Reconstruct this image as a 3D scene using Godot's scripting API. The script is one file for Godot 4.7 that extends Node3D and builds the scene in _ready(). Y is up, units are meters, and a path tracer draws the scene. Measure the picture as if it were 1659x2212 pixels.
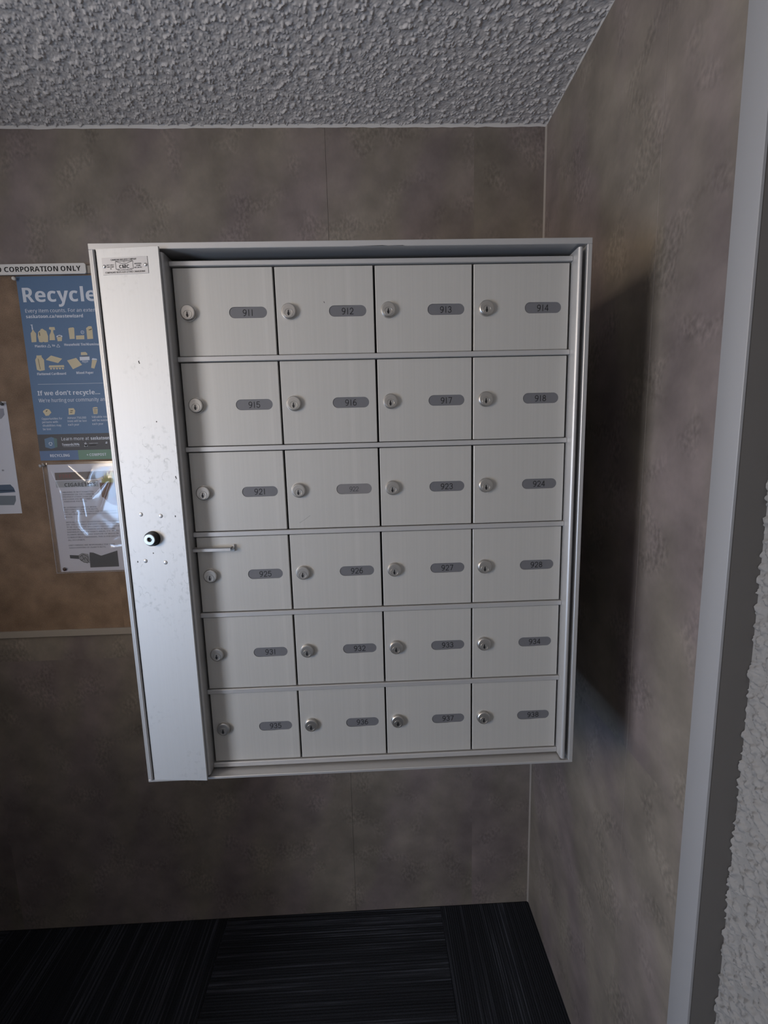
extends Node3D
# A mailbox cabinet in the corner of an apartment vestibule. y up, metres; back wall z = 0, right wall x = 0.

const H := 2.4
var used := {}
var M := {}

# ------------------------------------------------------------------ naming and tagging
func numbered(called: String) -> String:
	if not used.has(called):
		used[called] = 0
		return called
	used[called] += 1
	return "%s_%03d" % [called, used[called]]

func thing(called: String, label: String, category: String, at := Vector3.ZERO, group := "") -> Node3D:
	var o := Node3D.new()
	o.name = numbered(called)
	add_child(o, true)
	o.position = at
	o.set_meta("label", label)
	o.set_meta("category", category)
	if group:
		o.set_meta("group", group)
	return o

func part(called: String, mesh: Mesh, m: Material, parent: Node, at := Vector3.ZERO) -> MeshInstance3D:
	var o := MeshInstance3D.new()
	o.name = called
	o.mesh = mesh
	o.material_override = m
	o.position = at
	parent.add_child(o, true)
	return o

func struct(called: String, label: String, category: String) -> Node3D:
	var o := thing(called, label, category)
	o.set_meta("kind", "structure")
	return o

func struct_mesh(called: String, label: String, category: String, mesh: Mesh, m: Material) -> MeshInstance3D:
	var o := part(numbered(called), mesh, m, self)
	o.set_meta("label", label)
	o.set_meta("category", category)
	o.set_meta("kind", "structure")
	return o

# ------------------------------------------------------------------ mesh building
func begin() -> SurfaceTool:
	var st := SurfaceTool.new()
	st.begin(Mesh.PRIMITIVE_TRIANGLES)
	return st

func uv_of(p: Vector3, n: Vector3) -> Vector2:
	var a := n.abs()
	if a.z >= a.x and a.z >= a.y:
		return Vector2(p.x, -p.y)
	if a.x >= a.y:
		return Vector2(p.z, -p.y)
	return Vector2(p.x, p.z)

func tri3(st: SurfaceTool, a: Vector3, b: Vector3, c: Vector3, na: Vector3, nb: Vector3, nc: Vector3) -> void:
	var n := na + nb + nc
	if (b - a).cross(c - a).dot(n) > 0.0:
		var t := b
		b = c
		c = t
		t = nb
		nb = nc
		nc = t
	st.set_normal(na)
	st.set_uv(uv_of(a, n))
	st.add_vertex(a)
	st.set_normal(nb)
	st.set_uv(uv_of(b, n))
	st.add_vertex(b)
	st.set_normal(nc)
	st.set_uv(uv_of(c, n))
	st.add_vertex(c)

func tri(st: SurfaceTool, a: Vector3, b: Vector3, c: Vector3, n: Vector3) -> void:
	tri3(st, a, b, c, n, n, n)

func quad(st: SurfaceTool, a: Vector3, b: Vector3, c: Vector3, d: Vector3, n: Vector3) -> void:
	tri(st, a, b, c, n)
	tri(st, a, c, d, n)

# a box with bevelled edges
func add_box(st: SurfaceTool, lo: Vector3, hi: Vector3, bev := 0.0006) -> void:
	var c := (lo + hi) / 2.0
	var h := (hi - lo) / 2.0
	bev = minf(bev, minf(h.x, minf(h.y, h.z)) * 0.45)
	var i := h - Vector3.ONE * bev
	for ax in 3:
		var u := (ax + 1) % 3
		var v := (ax + 2) % 3
		for s in [-1.0, 1.0]:
			var n := Vector3.ZERO
			n[ax] = s
			var q := []
			for k in [[-1, -1], [1, -1], [1, 1], [-1, 1]]:
				var p := Vector3.ZERO
				p[ax] = s * h[ax]
				p[u] = k[0] * i[u]
				p[v] = k[1] * i[v]
				q.append(c + p)
			quad(st, q[0], q[1], q[2], q[3], n)
		for su in [-1.0, 1.0]:
			for sv in [-1.0, 1.0]:
				var n2 := Vector3.ZERO
				n2[u] = su
				n2[v] = sv
				var pts := []
				for e in [[-1, 0], [1, 0], [1, 1], [-1, 1]]:
					var p2 := Vector3.ZERO
					p2[ax] = e[0] * i[ax]
					p2[u] = su * (h[u] if e[1] == 0 else i[u])
					p2[v] = sv * (i[v] if e[1] == 0 else h[v])
					pts.append(c + p2)
				quad(st, pts[0], pts[1], pts[2], pts[3], n2.normalized())
	for sx in [-1.0, 1.0]:
		for sy in [-1.0, 1.0]:
			for sz in [-1.0, 1.0]:
				var s3 := Vector3(sx, sy, sz)
				tri(st, c + s3 * Vector3(h.x, i.y, i.z), c + s3 * Vector3(i.x, h.y, i.z), c + s3 * Vector3(i.x, i.y, h.z), s3.normalized())

func box_mesh(lo: Vector3, hi: Vector3, bev := 0.0006) -> ArrayMesh:
	var st := begin()
	add_box(st, lo, hi, bev)
	return st.commit()

# a polygon extruded from h0 to h1; xf maps (poly x, poly y, height) to the scene
func add_prism(st: SurfaceTool, poly: PackedVector2Array, h0: float, h1: float, xf := Transform3D.IDENTITY, smooth := 45.0) -> void:
	var n := poly.size()
	var area := 0.0
	for i in n:
		area += poly[i].cross(poly[(i + 1) % n])
	var s := 1.0 if area > 0.0 else -1.0
	var en := []
	for i in n:
		var d := (poly[(i + 1) % n] - poly[i]).normalized()
		en.append(Vector2(d.y, -d.x) * s)
	var idx := Geometry2D.triangulate_polygon(poly)
	var up := (xf.basis * Vector3(0, 0, 1)).normalized()
	for k in range(0, idx.size(), 3):
		for e in [[h1, up], [h0, -up]]:
			tri(st, xf * Vector3(poly[idx[k]].x, poly[idx[k]].y, e[0]), xf * Vector3(poly[idx[k + 1]].x, poly[idx[k + 1]].y, e[0]), xf * Vector3(poly[idx[k + 2]].x, poly[idx[k + 2]].y, e[0]), e[1])
	var lim := cos(deg_to_rad(smooth))
	for i in n:
		var j := (i + 1) % n
		var here: Vector2 = en[i]
		var before: Vector2 = en[(i + n - 1) % n]
		var after: Vector2 = en[j]
		var n0 := (here + before).normalized() if here.dot(before) > lim else here
		var n1 := (here + after).normalized() if here.dot(after) > lim else here
		var w0 := (xf.basis * Vector3(n0.x, n0.y, 0)).normalized()
		var w1 := (xf.basis * Vector3(n1.x, n1.y, 0)).normalized()
		var a := xf * Vector3(poly[i].x, poly[i].y, h0)
		var b := xf * Vector3(poly[j].x, poly[j].y, h0)
		var c := xf * Vector3(poly[j].x, poly[j].y, h1)
		var d := xf * Vector3(poly[i].x, poly[i].y, h1)
		tri3(st, a, b, c, w0, w1, w1)
		tri3(st, a, c, d, w0, w1, w0)

func prism_mesh(poly: PackedVector2Array, h0: float, h1: float, xf := Transform3D.IDENTITY) -> ArrayMesh:
	var st := begin()
	add_prism(st, poly, h0, h1, xf)
	return st.commit()

# plan profile (x, z) extruded upwards
func upright() -> Transform3D:
	return Transform3D(Basis(Vector3(1, 0, 0), Vector3(0, 0, 1), Vector3(0, 1, 0)), Vector3.ZERO)

# a turned shape about the z axis; profile of (radius, z) from the base to the middle of the face
func add_lathe(st: SurfaceTool, prof: Array, c: Vector3, seg := 28, smooth := false) -> void:
	var norms := []
	for k in prof.size() - 1:
		var d: Vector2 = (prof[k + 1] - prof[k]).normalized()
		norms.append(Vector2(d.y, -d.x))
	for k in prof.size() - 1:
		var p: Vector2 = prof[k]
		var q: Vector2 = prof[k + 1]
		var np: Vector2 = norms[k]
		var nq: Vector2 = norms[k]
		if smooth:
			np = (norms[k] + norms[maxi(k - 1, 0)]).normalized()
			nq = (norms[k] + norms[mini(k + 1, norms.size() - 1)]).normalized()
		for s in seg:
			var a0 := TAU * s / seg
			var a1 := TAU * (s + 1) / seg
			var d0 := Vector3(cos(a0), sin(a0), 0)
			var d1 := Vector3(cos(a1), sin(a1), 0)
			var z := Vector3(0, 0, 1)
			var v := [c + d0 * p.x + z * p.y, c + d1 * p.x + z * p.y, c + d1 * q.x + z * q.y, c + d0 * q.x + z * q.y]
			var nn := [d0 * np.x + z * np.y, d1 * np.x + z * np.y, d1 * nq.x + z * nq.y, d0 * nq.x + z * nq.y]
			if p.x > 1e-6:
				tri3(st, v[0], v[1], v[2], nn[0], nn[1], nn[2])
			if q.x > 1e-6:
				tri3(st, v[0], v[2], v[3], nn[0], nn[2], nn[3])

func lathe_mesh(prof: Array, c := Vector3.ZERO, seg := 28, smooth := false) -> ArrayMesh:
	var st := begin()
	add_lathe(st, prof, c, seg, smooth)
	return st.commit()

func stadium(w: float, h: float, per := 12, straight := 1) -> PackedVector2Array:
	var r := h / 2.0
	var out := PackedVector2Array()
	for k in per + 1:
		var a := -PI / 2 + PI * k / per
		out.append(Vector2(w / 2 - r + r * cos(a), r * sin(a)))
	for k in range(1, straight):
		out.append(Vector2(lerpf(w / 2 - r, -w / 2 + r, k / float(straight)), r))
	for k in per + 1:
		var a := PI / 2 + PI * k / per
		out.append(Vector2(-w / 2 + r + r * cos(a), r * sin(a)))
	for k in range(1, straight):
		out.append(Vector2(lerpf(-w / 2 + r, w / 2 - r, k / float(straight)), -r))
	return out

func round_rect(w: float, h: float, r: float, per := 6) -> PackedVector2Array:
	var out := PackedVector2Array()
	for q in 4:
		var c := Vector2((w / 2 - r) * (1 if q in [0, 3] else -1), (h / 2 - r) * (1 if q < 2 else -1))
		for k in per + 1:
			var a := PI / 2 * q + PI / 2 * k / per
			out.append(c + Vector2(cos(a), sin(a)) * r)
	return out

func disc(c: Vector2, rx: float, ry: float, n := 24) -> PackedVector2Array:
	var out := PackedVector2Array()
	for k in n:
		out.append(c + Vector2(cos(TAU * k / n) * rx, sin(TAU * k / n) * ry))
	return out

func pts(a: Array) -> PackedVector2Array:
	var out := PackedVector2Array()
	for p in a:
		out.append(Vector2(p[0], p[1]))
	return out

# a pen line of a given width, raised from z = 0 to t
func add_stroke(st: SurfaceTool, line: PackedVector2Array, w: float, t: float) -> void:
	for k in line.size() - 1:
		var d := (line[k + 1] - line[k]).normalized() * w / 2
		var s := Vector2(-d.y, d.x)
		add_prism(st, PackedVector2Array([line[k] - s, line[k + 1] - s, line[k + 1] + s, line[k] + s]), 0, t)
	for p in line:
		add_prism(st, disc(p, w / 2, w / 2, 8), 0, t * 0.98)

# ------------------------------------------------------------------ lettering
func text_mesh(words: String, bold: bool, serif := false) -> TextMesh:
	var f := SystemFont.new()
	f.font_names = PackedStringArray(["Droid Serif" if serif else "Droid Sans"])
	f.font_weight = 700 if bold else 400
	var t := TextMesh.new()
	t.text = words
	t.font = f
	t.font_size = 24
	t.pixel_size = 1.0 / 24.0
	t.depth = 0.01
	t.curve_step = 1.2
	t.horizontal_alignment = HORIZONTAL_ALIGNMENT_LEFT
	return t

# words set with the left end of their base line at «at», drawn to a width and a capital height
func lettering(called: String, words: String, at: Vector3, width: float, cap: float, m: Material, parent: Node, bold := false) -> MeshInstance3D:
	var t := text_mesh(words, bold)
	var box := t.get_aabb()
	var base := text_mesh("H", bold).get_aabb()
	var o := part(called, t, m, parent)
	var sx := width / box.size.x
	var sy := cap / base.size.y
	o.scale = Vector3(sx, sy, 0.02)
	o.position = at - Vector3(box.position.x * sx, base.position.y * sy, -0.0001)
	return o

func arc(c: Vector2, rx: float, ry: float, a0: float, a1: float, n := 10) -> PackedVector2Array:
	var out := PackedVector2Array()
	for k in n + 1:
		var a := deg_to_rad(lerpf(a0, a1, k / float(n)))
		out.append(c + Vector2(cos(a) * rx, sin(a) * ry))
	return out

# engraver's single-line figures in a unit cell
func figure(d: String) -> Array:
	match d:
		"1":
			return [PackedVector2Array([Vector2(0.5, 0), Vector2(0.5, 1)])]
		"2":
			var l := arc(Vector2(0.5, 0.7), 0.46, 0.3, 165, -28)
			l.append_array(PackedVector2Array([Vector2(0.02, 0), Vector2(1, 0)]))
			return [l]
		"3":
			return [arc(Vector2(0.48, 0.76), 0.42, 0.24, 160, -90), arc(Vector2(0.48, 0.26), 0.48, 0.26, 90, -160)]
		"4":
			return [PackedVector2Array([Vector2(0.76, 0), Vector2(0.76, 1), Vector2(0, 0.28), Vector2(1, 0.28)])]
		"5":
			var l := PackedVector2Array([Vector2(0.92, 1), Vector2(0.16, 1), Vector2(0.08, 0.53)])
			l.append_array(arc(Vector2(0.47, 0.32), 0.5, 0.32, 140, -155))
			return [l]
		"6":
			return [arc(Vector2(0.5, 0.3), 0.48, 0.3, 0, 360, 16), arc(Vector2(0.72, 0.3), 0.7, 0.7, 180, 80, 8)]
		"7":
			return [PackedVector2Array([Vector2(0, 1), Vector2(1, 1), Vector2(0.36, 0)])]
		"8":
			return [arc(Vector2(0.5, 0.76), 0.4, 0.24, 0, 360, 14), arc(Vector2(0.5, 0.26), 0.48, 0.26, 0, 360, 14)]
	return [arc(Vector2(0.5, 0.7), 0.48, 0.3, 0, 360, 16), arc(Vector2(0.28, 0.7), 0.7, 0.7, 0, -100, 8)]

func number_mesh(digits: String, h: float, w: float, gap: float, pen: float) -> ArrayMesh:
	var st := begin()
	var total := -gap
	for d in digits:
		total += (w * 0.62 if d == "1" else w) + gap
	var x := -total / 2
	for d in digits:
		var cw := w * 0.62 if d == "1" else w
		for line in figure(d):
			var placed := PackedVector2Array()
			for p in line:
				placed.append(Vector2(x + p.x * cw, (p.y - 0.5) * h))
			add_stroke(st, placed, pen, 0.00015)
		x += cw + gap
	return st.commit()

# ------------------------------------------------------------------ materials
func mat(c: Color, rough := 0.6, metal := 0.0, spec := 0.5) -> StandardMaterial3D:
	var m := StandardMaterial3D.new()
	m.albedo_color = c
	m.roughness = rough
	m.metallic = metal
	m.metallic_specular = spec
	return m

func rgb(r: int, g: int, b: int) -> Color:
	return Color8(r, g, b)

func noise(s: int, freq: float, octaves := 3, kind := FastNoiseLite.TYPE_SIMPLEX_SMOOTH) -> FastNoiseLite:
	var n := FastNoiseLite.new()
	n.seed = s
	n.noise_type = kind
	n.frequency = freq
	n.fractal_octaves = octaves
	n.fractal_type = FastNoiseLite.FRACTAL_FBM if octaves > 1 else FastNoiseLite.FRACTAL_NONE
	return n

# mottled stone-look wall board: soft clouds of brown, olive and mauve grey, with trowel-like scuffs
func wall_board() -> StandardMaterial3D:
	var side := 1024
	var img := Image.create(side, side, false, Image.FORMAT_RGB8)
	var hi := Image.create(side, side, false, Image.FORMAT_L8)
	var big := noise(11, 0.0042, 3)
	var hue := noise(23, 0.0050, 3)
	var mid := noise(37, 0.016, 4)
	var fine := noise(51, 0.11, 3)
	var patch := noise(77, 0.010, 2)
	var olive := Color(0.495, 0.464, 0.425)
	var mauve := Color(0.482, 0.442, 0.430)
	for y in side:
		for x in side:
			var fx := float(x)
			var fy := float(y)
			var w := fx + 26.0 * mid.get_noise_2d(fx * 0.7, fy * 0.7 + 300.0)
			var b := big.get_noise_2d(w, fy)
			var m := mid.get_noise_2d(fx, fy)
			var p := clampf(patch.get_noise_2d(fx + 500.0, fy) * 2.6 - 0.25, 0.0, 1.0)
			var f := fine.get_noise_2d(fx * 1.25, fy * 0.8)
			var v := 0.97 + 0.15 * b + 0.10 * m + p * (0.16 * f) + 0.02 * f
			var h := clampf(0.5 + 1.6 * hue.get_noise_2d(fx, w * 0.6 + fy * 0.4), 0.0, 1.0)
			img.set_pixel(x, y, olive.lerp(mauve, h) * v)
			hi.set_pixel(x, y, Color.WHITE * clampf(0.5 + p * 0.38 * f + 0.05 * f + 0.05 * m, 0.0, 1.0))
	var mt := mat(Color.WHITE, 0.62, 0.0, 0.45)
	mt.albedo_texture = ImageTexture.create_from_image(img)
	mt.heightmap_enabled = true
	mt.heightmap_texture = ImageTexture.create_from_image(hi)
	mt.heightmap_scale = 0.09
	mt.uv1_triplanar = true
	mt.uv1_world_triplanar = true
	mt.uv1_scale = Vector3.ONE / 1.5
	mt.uv1_offset = Vector3(0.13, 0.37, 0.29)
	return mt

# satin aluminium sheet: the die lines run upright, the bands paint in reflections
func aluminium(c: Color, rough: float, s: int, sheen_bands: Array, scale: float) -> StandardMaterial3D:
	var img := Image.create(512, 4, false, Image.FORMAT_RGB8)
	var col := Image.create(512, 4, false, Image.FORMAT_RGB8)
	var a := noise(s, 0.05, 3)
	var b := noise(s + 5, 0.35, 2)
	for x in 512:
		var u := x / 512.0
		var v := 0.80 + 0.025 * a.get_noise_1d(x) + 0.012 * b.get_noise_1d(x)
		var k := 0.965 + 0.015 * a.get_noise_1d(x + 900) + 0.008 * b.get_noise_1d(x + 90)
		for e in sheen_bands:
			var g := exp(-pow((u - e[0]) / e[1], 2.0)) * (0.7 + 0.5 * b.get_noise_1d(x * 1.7))
			v -= e[2] * g
			k += e[2] * 0.35 * g  # reflected window streaks painted into the sheet colour
		for y in 4:
			img.set_pixel(x, y, Color.WHITE * clampf(v, 0.0, 1.0))
			col.set_pixel(x, y, Color.WHITE * clampf(k, 0.0, 1.0))
	var m := mat(c, rough / 0.8, 0.32, 0.5)
	m.roughness_texture = ImageTexture.create_from_image(img)
	m.albedo_texture = ImageTexture.create_from_image(col)
	m.uv1_scale = Vector3(scale, scale, 1)
	return m

func carpet(along: bool, s: int) -> StandardMaterial3D:
	var side := 512
	var img := Image.create(side, side, false, Image.FORMAT_RGB8)
	var hi := Image.create(side, side, false, Image.FORMAT_L8)
	var lines := noise(s, 0.16, 2)
	var wide := noise(s + 3, 0.02, 2)
	var dash := noise(s + 7, 0.02, 2)
	var grain := noise(s + 9, 0.4, 2)
	for y in side:
		for x in side:
			var t := float(x if along else y)
			var r := float(y if along else x)
			var l := lines.get_noise_2d(t, r * 0.012) + 0.5 * wide.get_noise_1d(t)
			var on := smoothstep(0.10, 0.55, l) * (0.45 + 0.55 * smoothstep(-0.35, 0.25, dash.get_noise_2d(t * 9.0, r * 0.5)))
			var g := grain.get_noise_2d(x, y)
			var v := 0.16 + 0.085 * on + 0.03 * g + 0.03 * l
			img.set_pixel(x, y, Color(v * 0.94, v * 0.98, v * 1.08))
			hi.set_pixel(x, y, Color.WHITE * clampf(0.4 + 0.35 * sin(t * TAU / 5.0) + 0.3 * g, 0, 1))
	var m := mat(Color.WHITE, 1.0, 0.0, 0.2)
	m.albedo_texture = ImageTexture.create_from_image(img)
	m.heightmap_enabled = true
	m.heightmap_texture = ImageTexture.create_from_image(hi)
	m.heightmap_scale = 0.15
	m.uv1_scale = Vector3(1 / 0.72, 1 / 0.72, 1)
	m.uv1_offset = Vector3(0.303 / 0.72, 0, 0)
	return m

func cork() -> StandardMaterial3D:
	var img := Image.create(512, 512, false, Image.FORMAT_RGB8)
	var a := noise(5, 0.5, 2)
	var b := noise(6, 0.012, 3)
	for y in 512:
		for x in 512:
			var v := 1.0 + 0.16 * a.get_noise_2d(x, y) + 0.16 * b.get_noise_2d(x, y)
			img.set_pixel(x, y, Color(0.50, 0.425, 0.36) * v)
	var m := mat(Color.WHITE, 0.9, 0.0, 0.2)
	m.albedo_texture = ImageTexture.create_from_image(img)
	m.uv1_scale = Vector3(1.6, 1.6, 1)
	return m

# sheet for the tall stile: faint smudges and small black scuffs from years of keys
func stile_sheet() -> StandardMaterial3D:
	var w := 128
	var h := 1024
	var img := Image.create(w, h, false, Image.FORMAT_RGB8)
	var a := noise(61, 0.06, 4)
	var b := noise(62, 0.006, 2)
	var r := RandomNumberGenerator.new()
	r.seed = 4
	for y in h:
		for x in w:
			var worn := clampf(b.get_noise_2d(x, y) * 1.5 + (0.45 if y > 300 and y < 660 else 0.0), 0.0, 1.0)
			var v := 0.965 + 0.007 * noise_line(a, x) - 0.10 * worn * clampf(a.get_noise_2d(x, y) * 1.6 - 0.25, 0.0, 1.0)
			img.set_pixel(x, y, Color(v, v, v))
	# dark nicks: (across, down) as shares of the sheet, length in pixels
	for s in [[0.50, 0.185, 5], [0.93, 0.388, 5], [0.13, 0.545, 3], [0.86, 0.46, 3], [0.42, 0.53, 2], [0.70, 0.29, 2]]:
		for k in s[2]:
			for e in 2:
				img.set_pixel(clampi(int(s[0] * w) + e + int(k / 3.0), 0, w - 1), clampi(int(s[1] * h) + k, 0, h - 1), Color(0.22, 0.21, 0.2))
	for k in 26:
		var x0 := r.randf() * w
		var y0 := h * (0.3 + 0.35 * r.randf())
		var an := r.randf() * TAU
		for j in int(6 + 14 * r.randf()):
			an += 0.12
			var xx := int(x0 + cos(an) * j)
			var yy := int(y0 + sin(an) * j * 1.2)
			if xx >= 0 and xx < w and yy >= 0 and yy < h:
				img.set_pixel(xx, yy, img.get_pixel(xx, yy) * 0.86)
	var m := mat(rgb(204, 204, 203), 0.64, 0.8, 0.5)
	m.albedo_texture = ImageTexture.create_from_image(img)
	m.uv1_scale = Vector3(1.0 / 0.0935, 1.0 / 0.853, 1)
	return m

func noise_line(n: FastNoiseLite, x: float) -> float:
	return n.get_noise_1d(x * 3.0)

# ------------------------------------------------------------------ rough plaster as a real surface
# nu x nv cells; «place» maps (u, v, height) to the scene through xf
func plaster_mesh(w: float, d: float, cell: float, xf: Transform3D, amp: float, lump: float, bare: float, s: int) -> ArrayMesh:
	var nu := int(w / cell)
	var nv := int(d / cell)
	var lumps := noise(s, 1.0 / lump, 1, FastNoiseLite.TYPE_CELLULAR)
	lumps.cellular_return_type = FastNoiseLite.RETURN_DISTANCE
	lumps.cellular_jitter = 1.0
	var size := noise(s + 1, 45.0, 2)
	var grit := noise(s + 2, 160.0, 2)
	var warp := noise(s + 3, 80.0, 1)
	var hs := PackedFloat32Array()
	hs.resize((nu + 1) * (nv + 1))
	for j in nv + 1:
		for i in nu + 1:
			var u := i * cell
			var v := j * cell
			var k := warp.get_noise_2d(u, v) * 0.006
			var l := lumps.get_noise_2d(u + k, v - k) + 1.0
			var z := size.get_noise_2d(u, v)
			var hgt := clampf(bare + 0.62 * z - l, 0.0, 0.6) * 1.6
			hs[j * (nu + 1) + i] = amp * (minf(hgt, 0.8) + 0.16 * grit.get_noise_2d(u, v) + 0.10 * z)
	var vs := PackedVector3Array()
	var ns := PackedVector3Array()
	var us := PackedVector2Array()
	vs.resize(hs.size())
	ns.resize(hs.size())
	us.resize(hs.size())
	for j in nv + 1:
		for i in nu + 1:
			var at := j * (nu + 1) + i
			vs[at] = xf * Vector3(i * cell, j * cell, hs[at])
			var gx := hs[j * (nu + 1) + mini(i + 1, nu)] - hs[j * (nu + 1) + maxi(i - 1, 0)]
			var gy := hs[mini(j + 1, nv) * (nu + 1) + i] - hs[maxi(j - 1, 0) * (nu + 1) + i]
			ns[at] = (xf.basis * Vector3(-gx / (2 * cell), -gy / (2 * cell), 1)).normalized()
			us[at] = Vector2(i * cell, j * cell)
	var flip := xf.basis.determinant() > 0.0
	var idx := PackedInt32Array()
	idx.resize(nu * nv * 6)
	var q := 0
	for j in nv:
		for i in nu:
			var a := j * (nu + 1) + i
			var b := a + 1
			var c := a + nu + 2
			var d2 := a + nu + 1
			var six := [a, c, b, a, d2, c] if flip else [a, b, c, a, c, d2]
			for e in six:
				idx[q] = e
				q += 1
	var arr := []
	arr.resize(Mesh.ARRAY_MAX)
	arr[Mesh.ARRAY_VERTEX] = vs
	arr[Mesh.ARRAY_NORMAL] = ns
	arr[Mesh.ARRAY_TEX_UV] = us
	arr[Mesh.ARRAY_INDEX] = idx
	var am := ArrayMesh.new()
	am.add_surface_from_arrays(Mesh.PRIMITIVE_TRIANGLES, arr)
	return am

# ------------------------------------------------------------------ the scene
func _ready() -> void:
	# camera
	var cam := Camera3D.new()
	cam.name = "camera"
	cam.fov = 99.48
	cam.near = 0.02
	cam.position = Vector3(-0.49816, 1.5513, 1.275)
	cam.basis = Basis(Vector3.UP, -0.02913) * Basis(Vector3.RIGHT, -0.14148) * Basis(Vector3.BACK, -0.02608)
	add_child(cam)
	cam.current = true
	# sky and exposure
	var env := Environment.new()
	var sky := Sky.new()
	var sm := ProceduralSkyMaterial.new()
	sm.sky_top_color = Color(0.62, 0.72, 0.86)
	sm.sky_horizon_color = Color(0.86, 0.89, 0.93)
	sm.ground_bottom_color = Color(0.35, 0.36, 0.37)
	sm.ground_horizon_color = Color(0.62, 0.63, 0.64)
	sky.sky_material = sm
	env.background_mode = Environment.BG_SKY
	env.sky = sky
	env.background_energy_multiplier = 1.0
	env.tonemap_mode = Environment.TONE_MAPPER_LINEAR
	env.tonemap_exposure = 1.0
	env.sdfgi_enabled = true
	env.ssao_enabled = true
	env.ssil_enabled = true
	var we := WorldEnvironment.new()
	we.name = "world_environment"
	we.environment = env
	add_child(we)
	# daylight from the unseen left side light, set warm above and blue below
	for l in [[1.82, 0.66, Color(1.0, 0.93, 0.85), 1.24], [1.16, 0.62, Color(0.70, 0.83, 1.0), 1.04]]:
		var a := AreaLight3D.new()
		a.name = "unseen_window_light"
		a.area_size = Vector2(0.62, l[1])
		a.light_color = l[2]
		a.light_energy = 2.5 * l[3]
		a.area_range = 8.0
		a.area_attenuation = 2.0
		a.shadow_enabled = true
		a.position = Vector3(-2.27, l[0], 1.73)
		a.rotation.y = -PI / 2
		add_child(a, true)

	materials()
	shell()
	mailbox()
	board()

func materials() -> void:
	M.wall = wall_board()
	M.core = mat(rgb(178, 176, 174), 0.9)
	M.plaster = mat(rgb(205, 201, 198), 0.95, 0.0, 0.2)
	M.stucco = mat(rgb(138, 136, 133), 0.95, 0.0, 0.2)
	M.caulk = mat(rgb(205, 202, 198), 0.7)
	M.corner = mat(rgb(150, 143, 136), 0.5)
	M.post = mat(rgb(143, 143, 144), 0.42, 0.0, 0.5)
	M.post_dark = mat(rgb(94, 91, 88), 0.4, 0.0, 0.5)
	M.frame = mat(rgb(187, 186, 185), 0.45, 0.6)
	M.stile = stile_sheet()
	M.dark = mat(rgb(28, 28, 29), 0.8)
	M.door = []
	for c in 4:
		var sheen_bands: Array = [[[0.30, 0.03, 0.05], [0.88, 0.035, 0.12], [0.96, 0.012, 0.08]], [[0.14, 0.02, 0.06], [0.73, 0.03, 0.09]], [[0.2, 0.03, 0.04]], [[0.97, 0.02, 0.05]]][c]
		M.door.append(aluminium(rgb(187, 185, 180), 0.47, 20 + c, sheen_bands, 1 / 0.1532))
	M.plate = mat(rgb(104, 104, 107), 0.5, 0.2)
	M.plate_light = mat(rgb(120, 118, 118), 0.5, 0.2)
	M.scratch = mat(rgb(92, 91, 90), 0.7)
	M.ink = mat(rgb(12, 12, 13), 0.7)
	M.ink_soft = mat(rgb(52, 51, 52), 0.7)
	M.nickel = mat(rgb(184, 181, 176), 0.36, 0.95)
	M.steel = mat(rgb(215, 213, 210), 0.25, 1.0)
	M.black = mat(rgb(16, 16, 17), 0.5)
	M.cork = cork()
	M.rail = mat(rgb(150, 143, 134), 0.5)
	M.paper = mat(rgb(196, 198, 206), 0.85)
	M.white = mat(rgb(215, 213, 210), 0.45)

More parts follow.
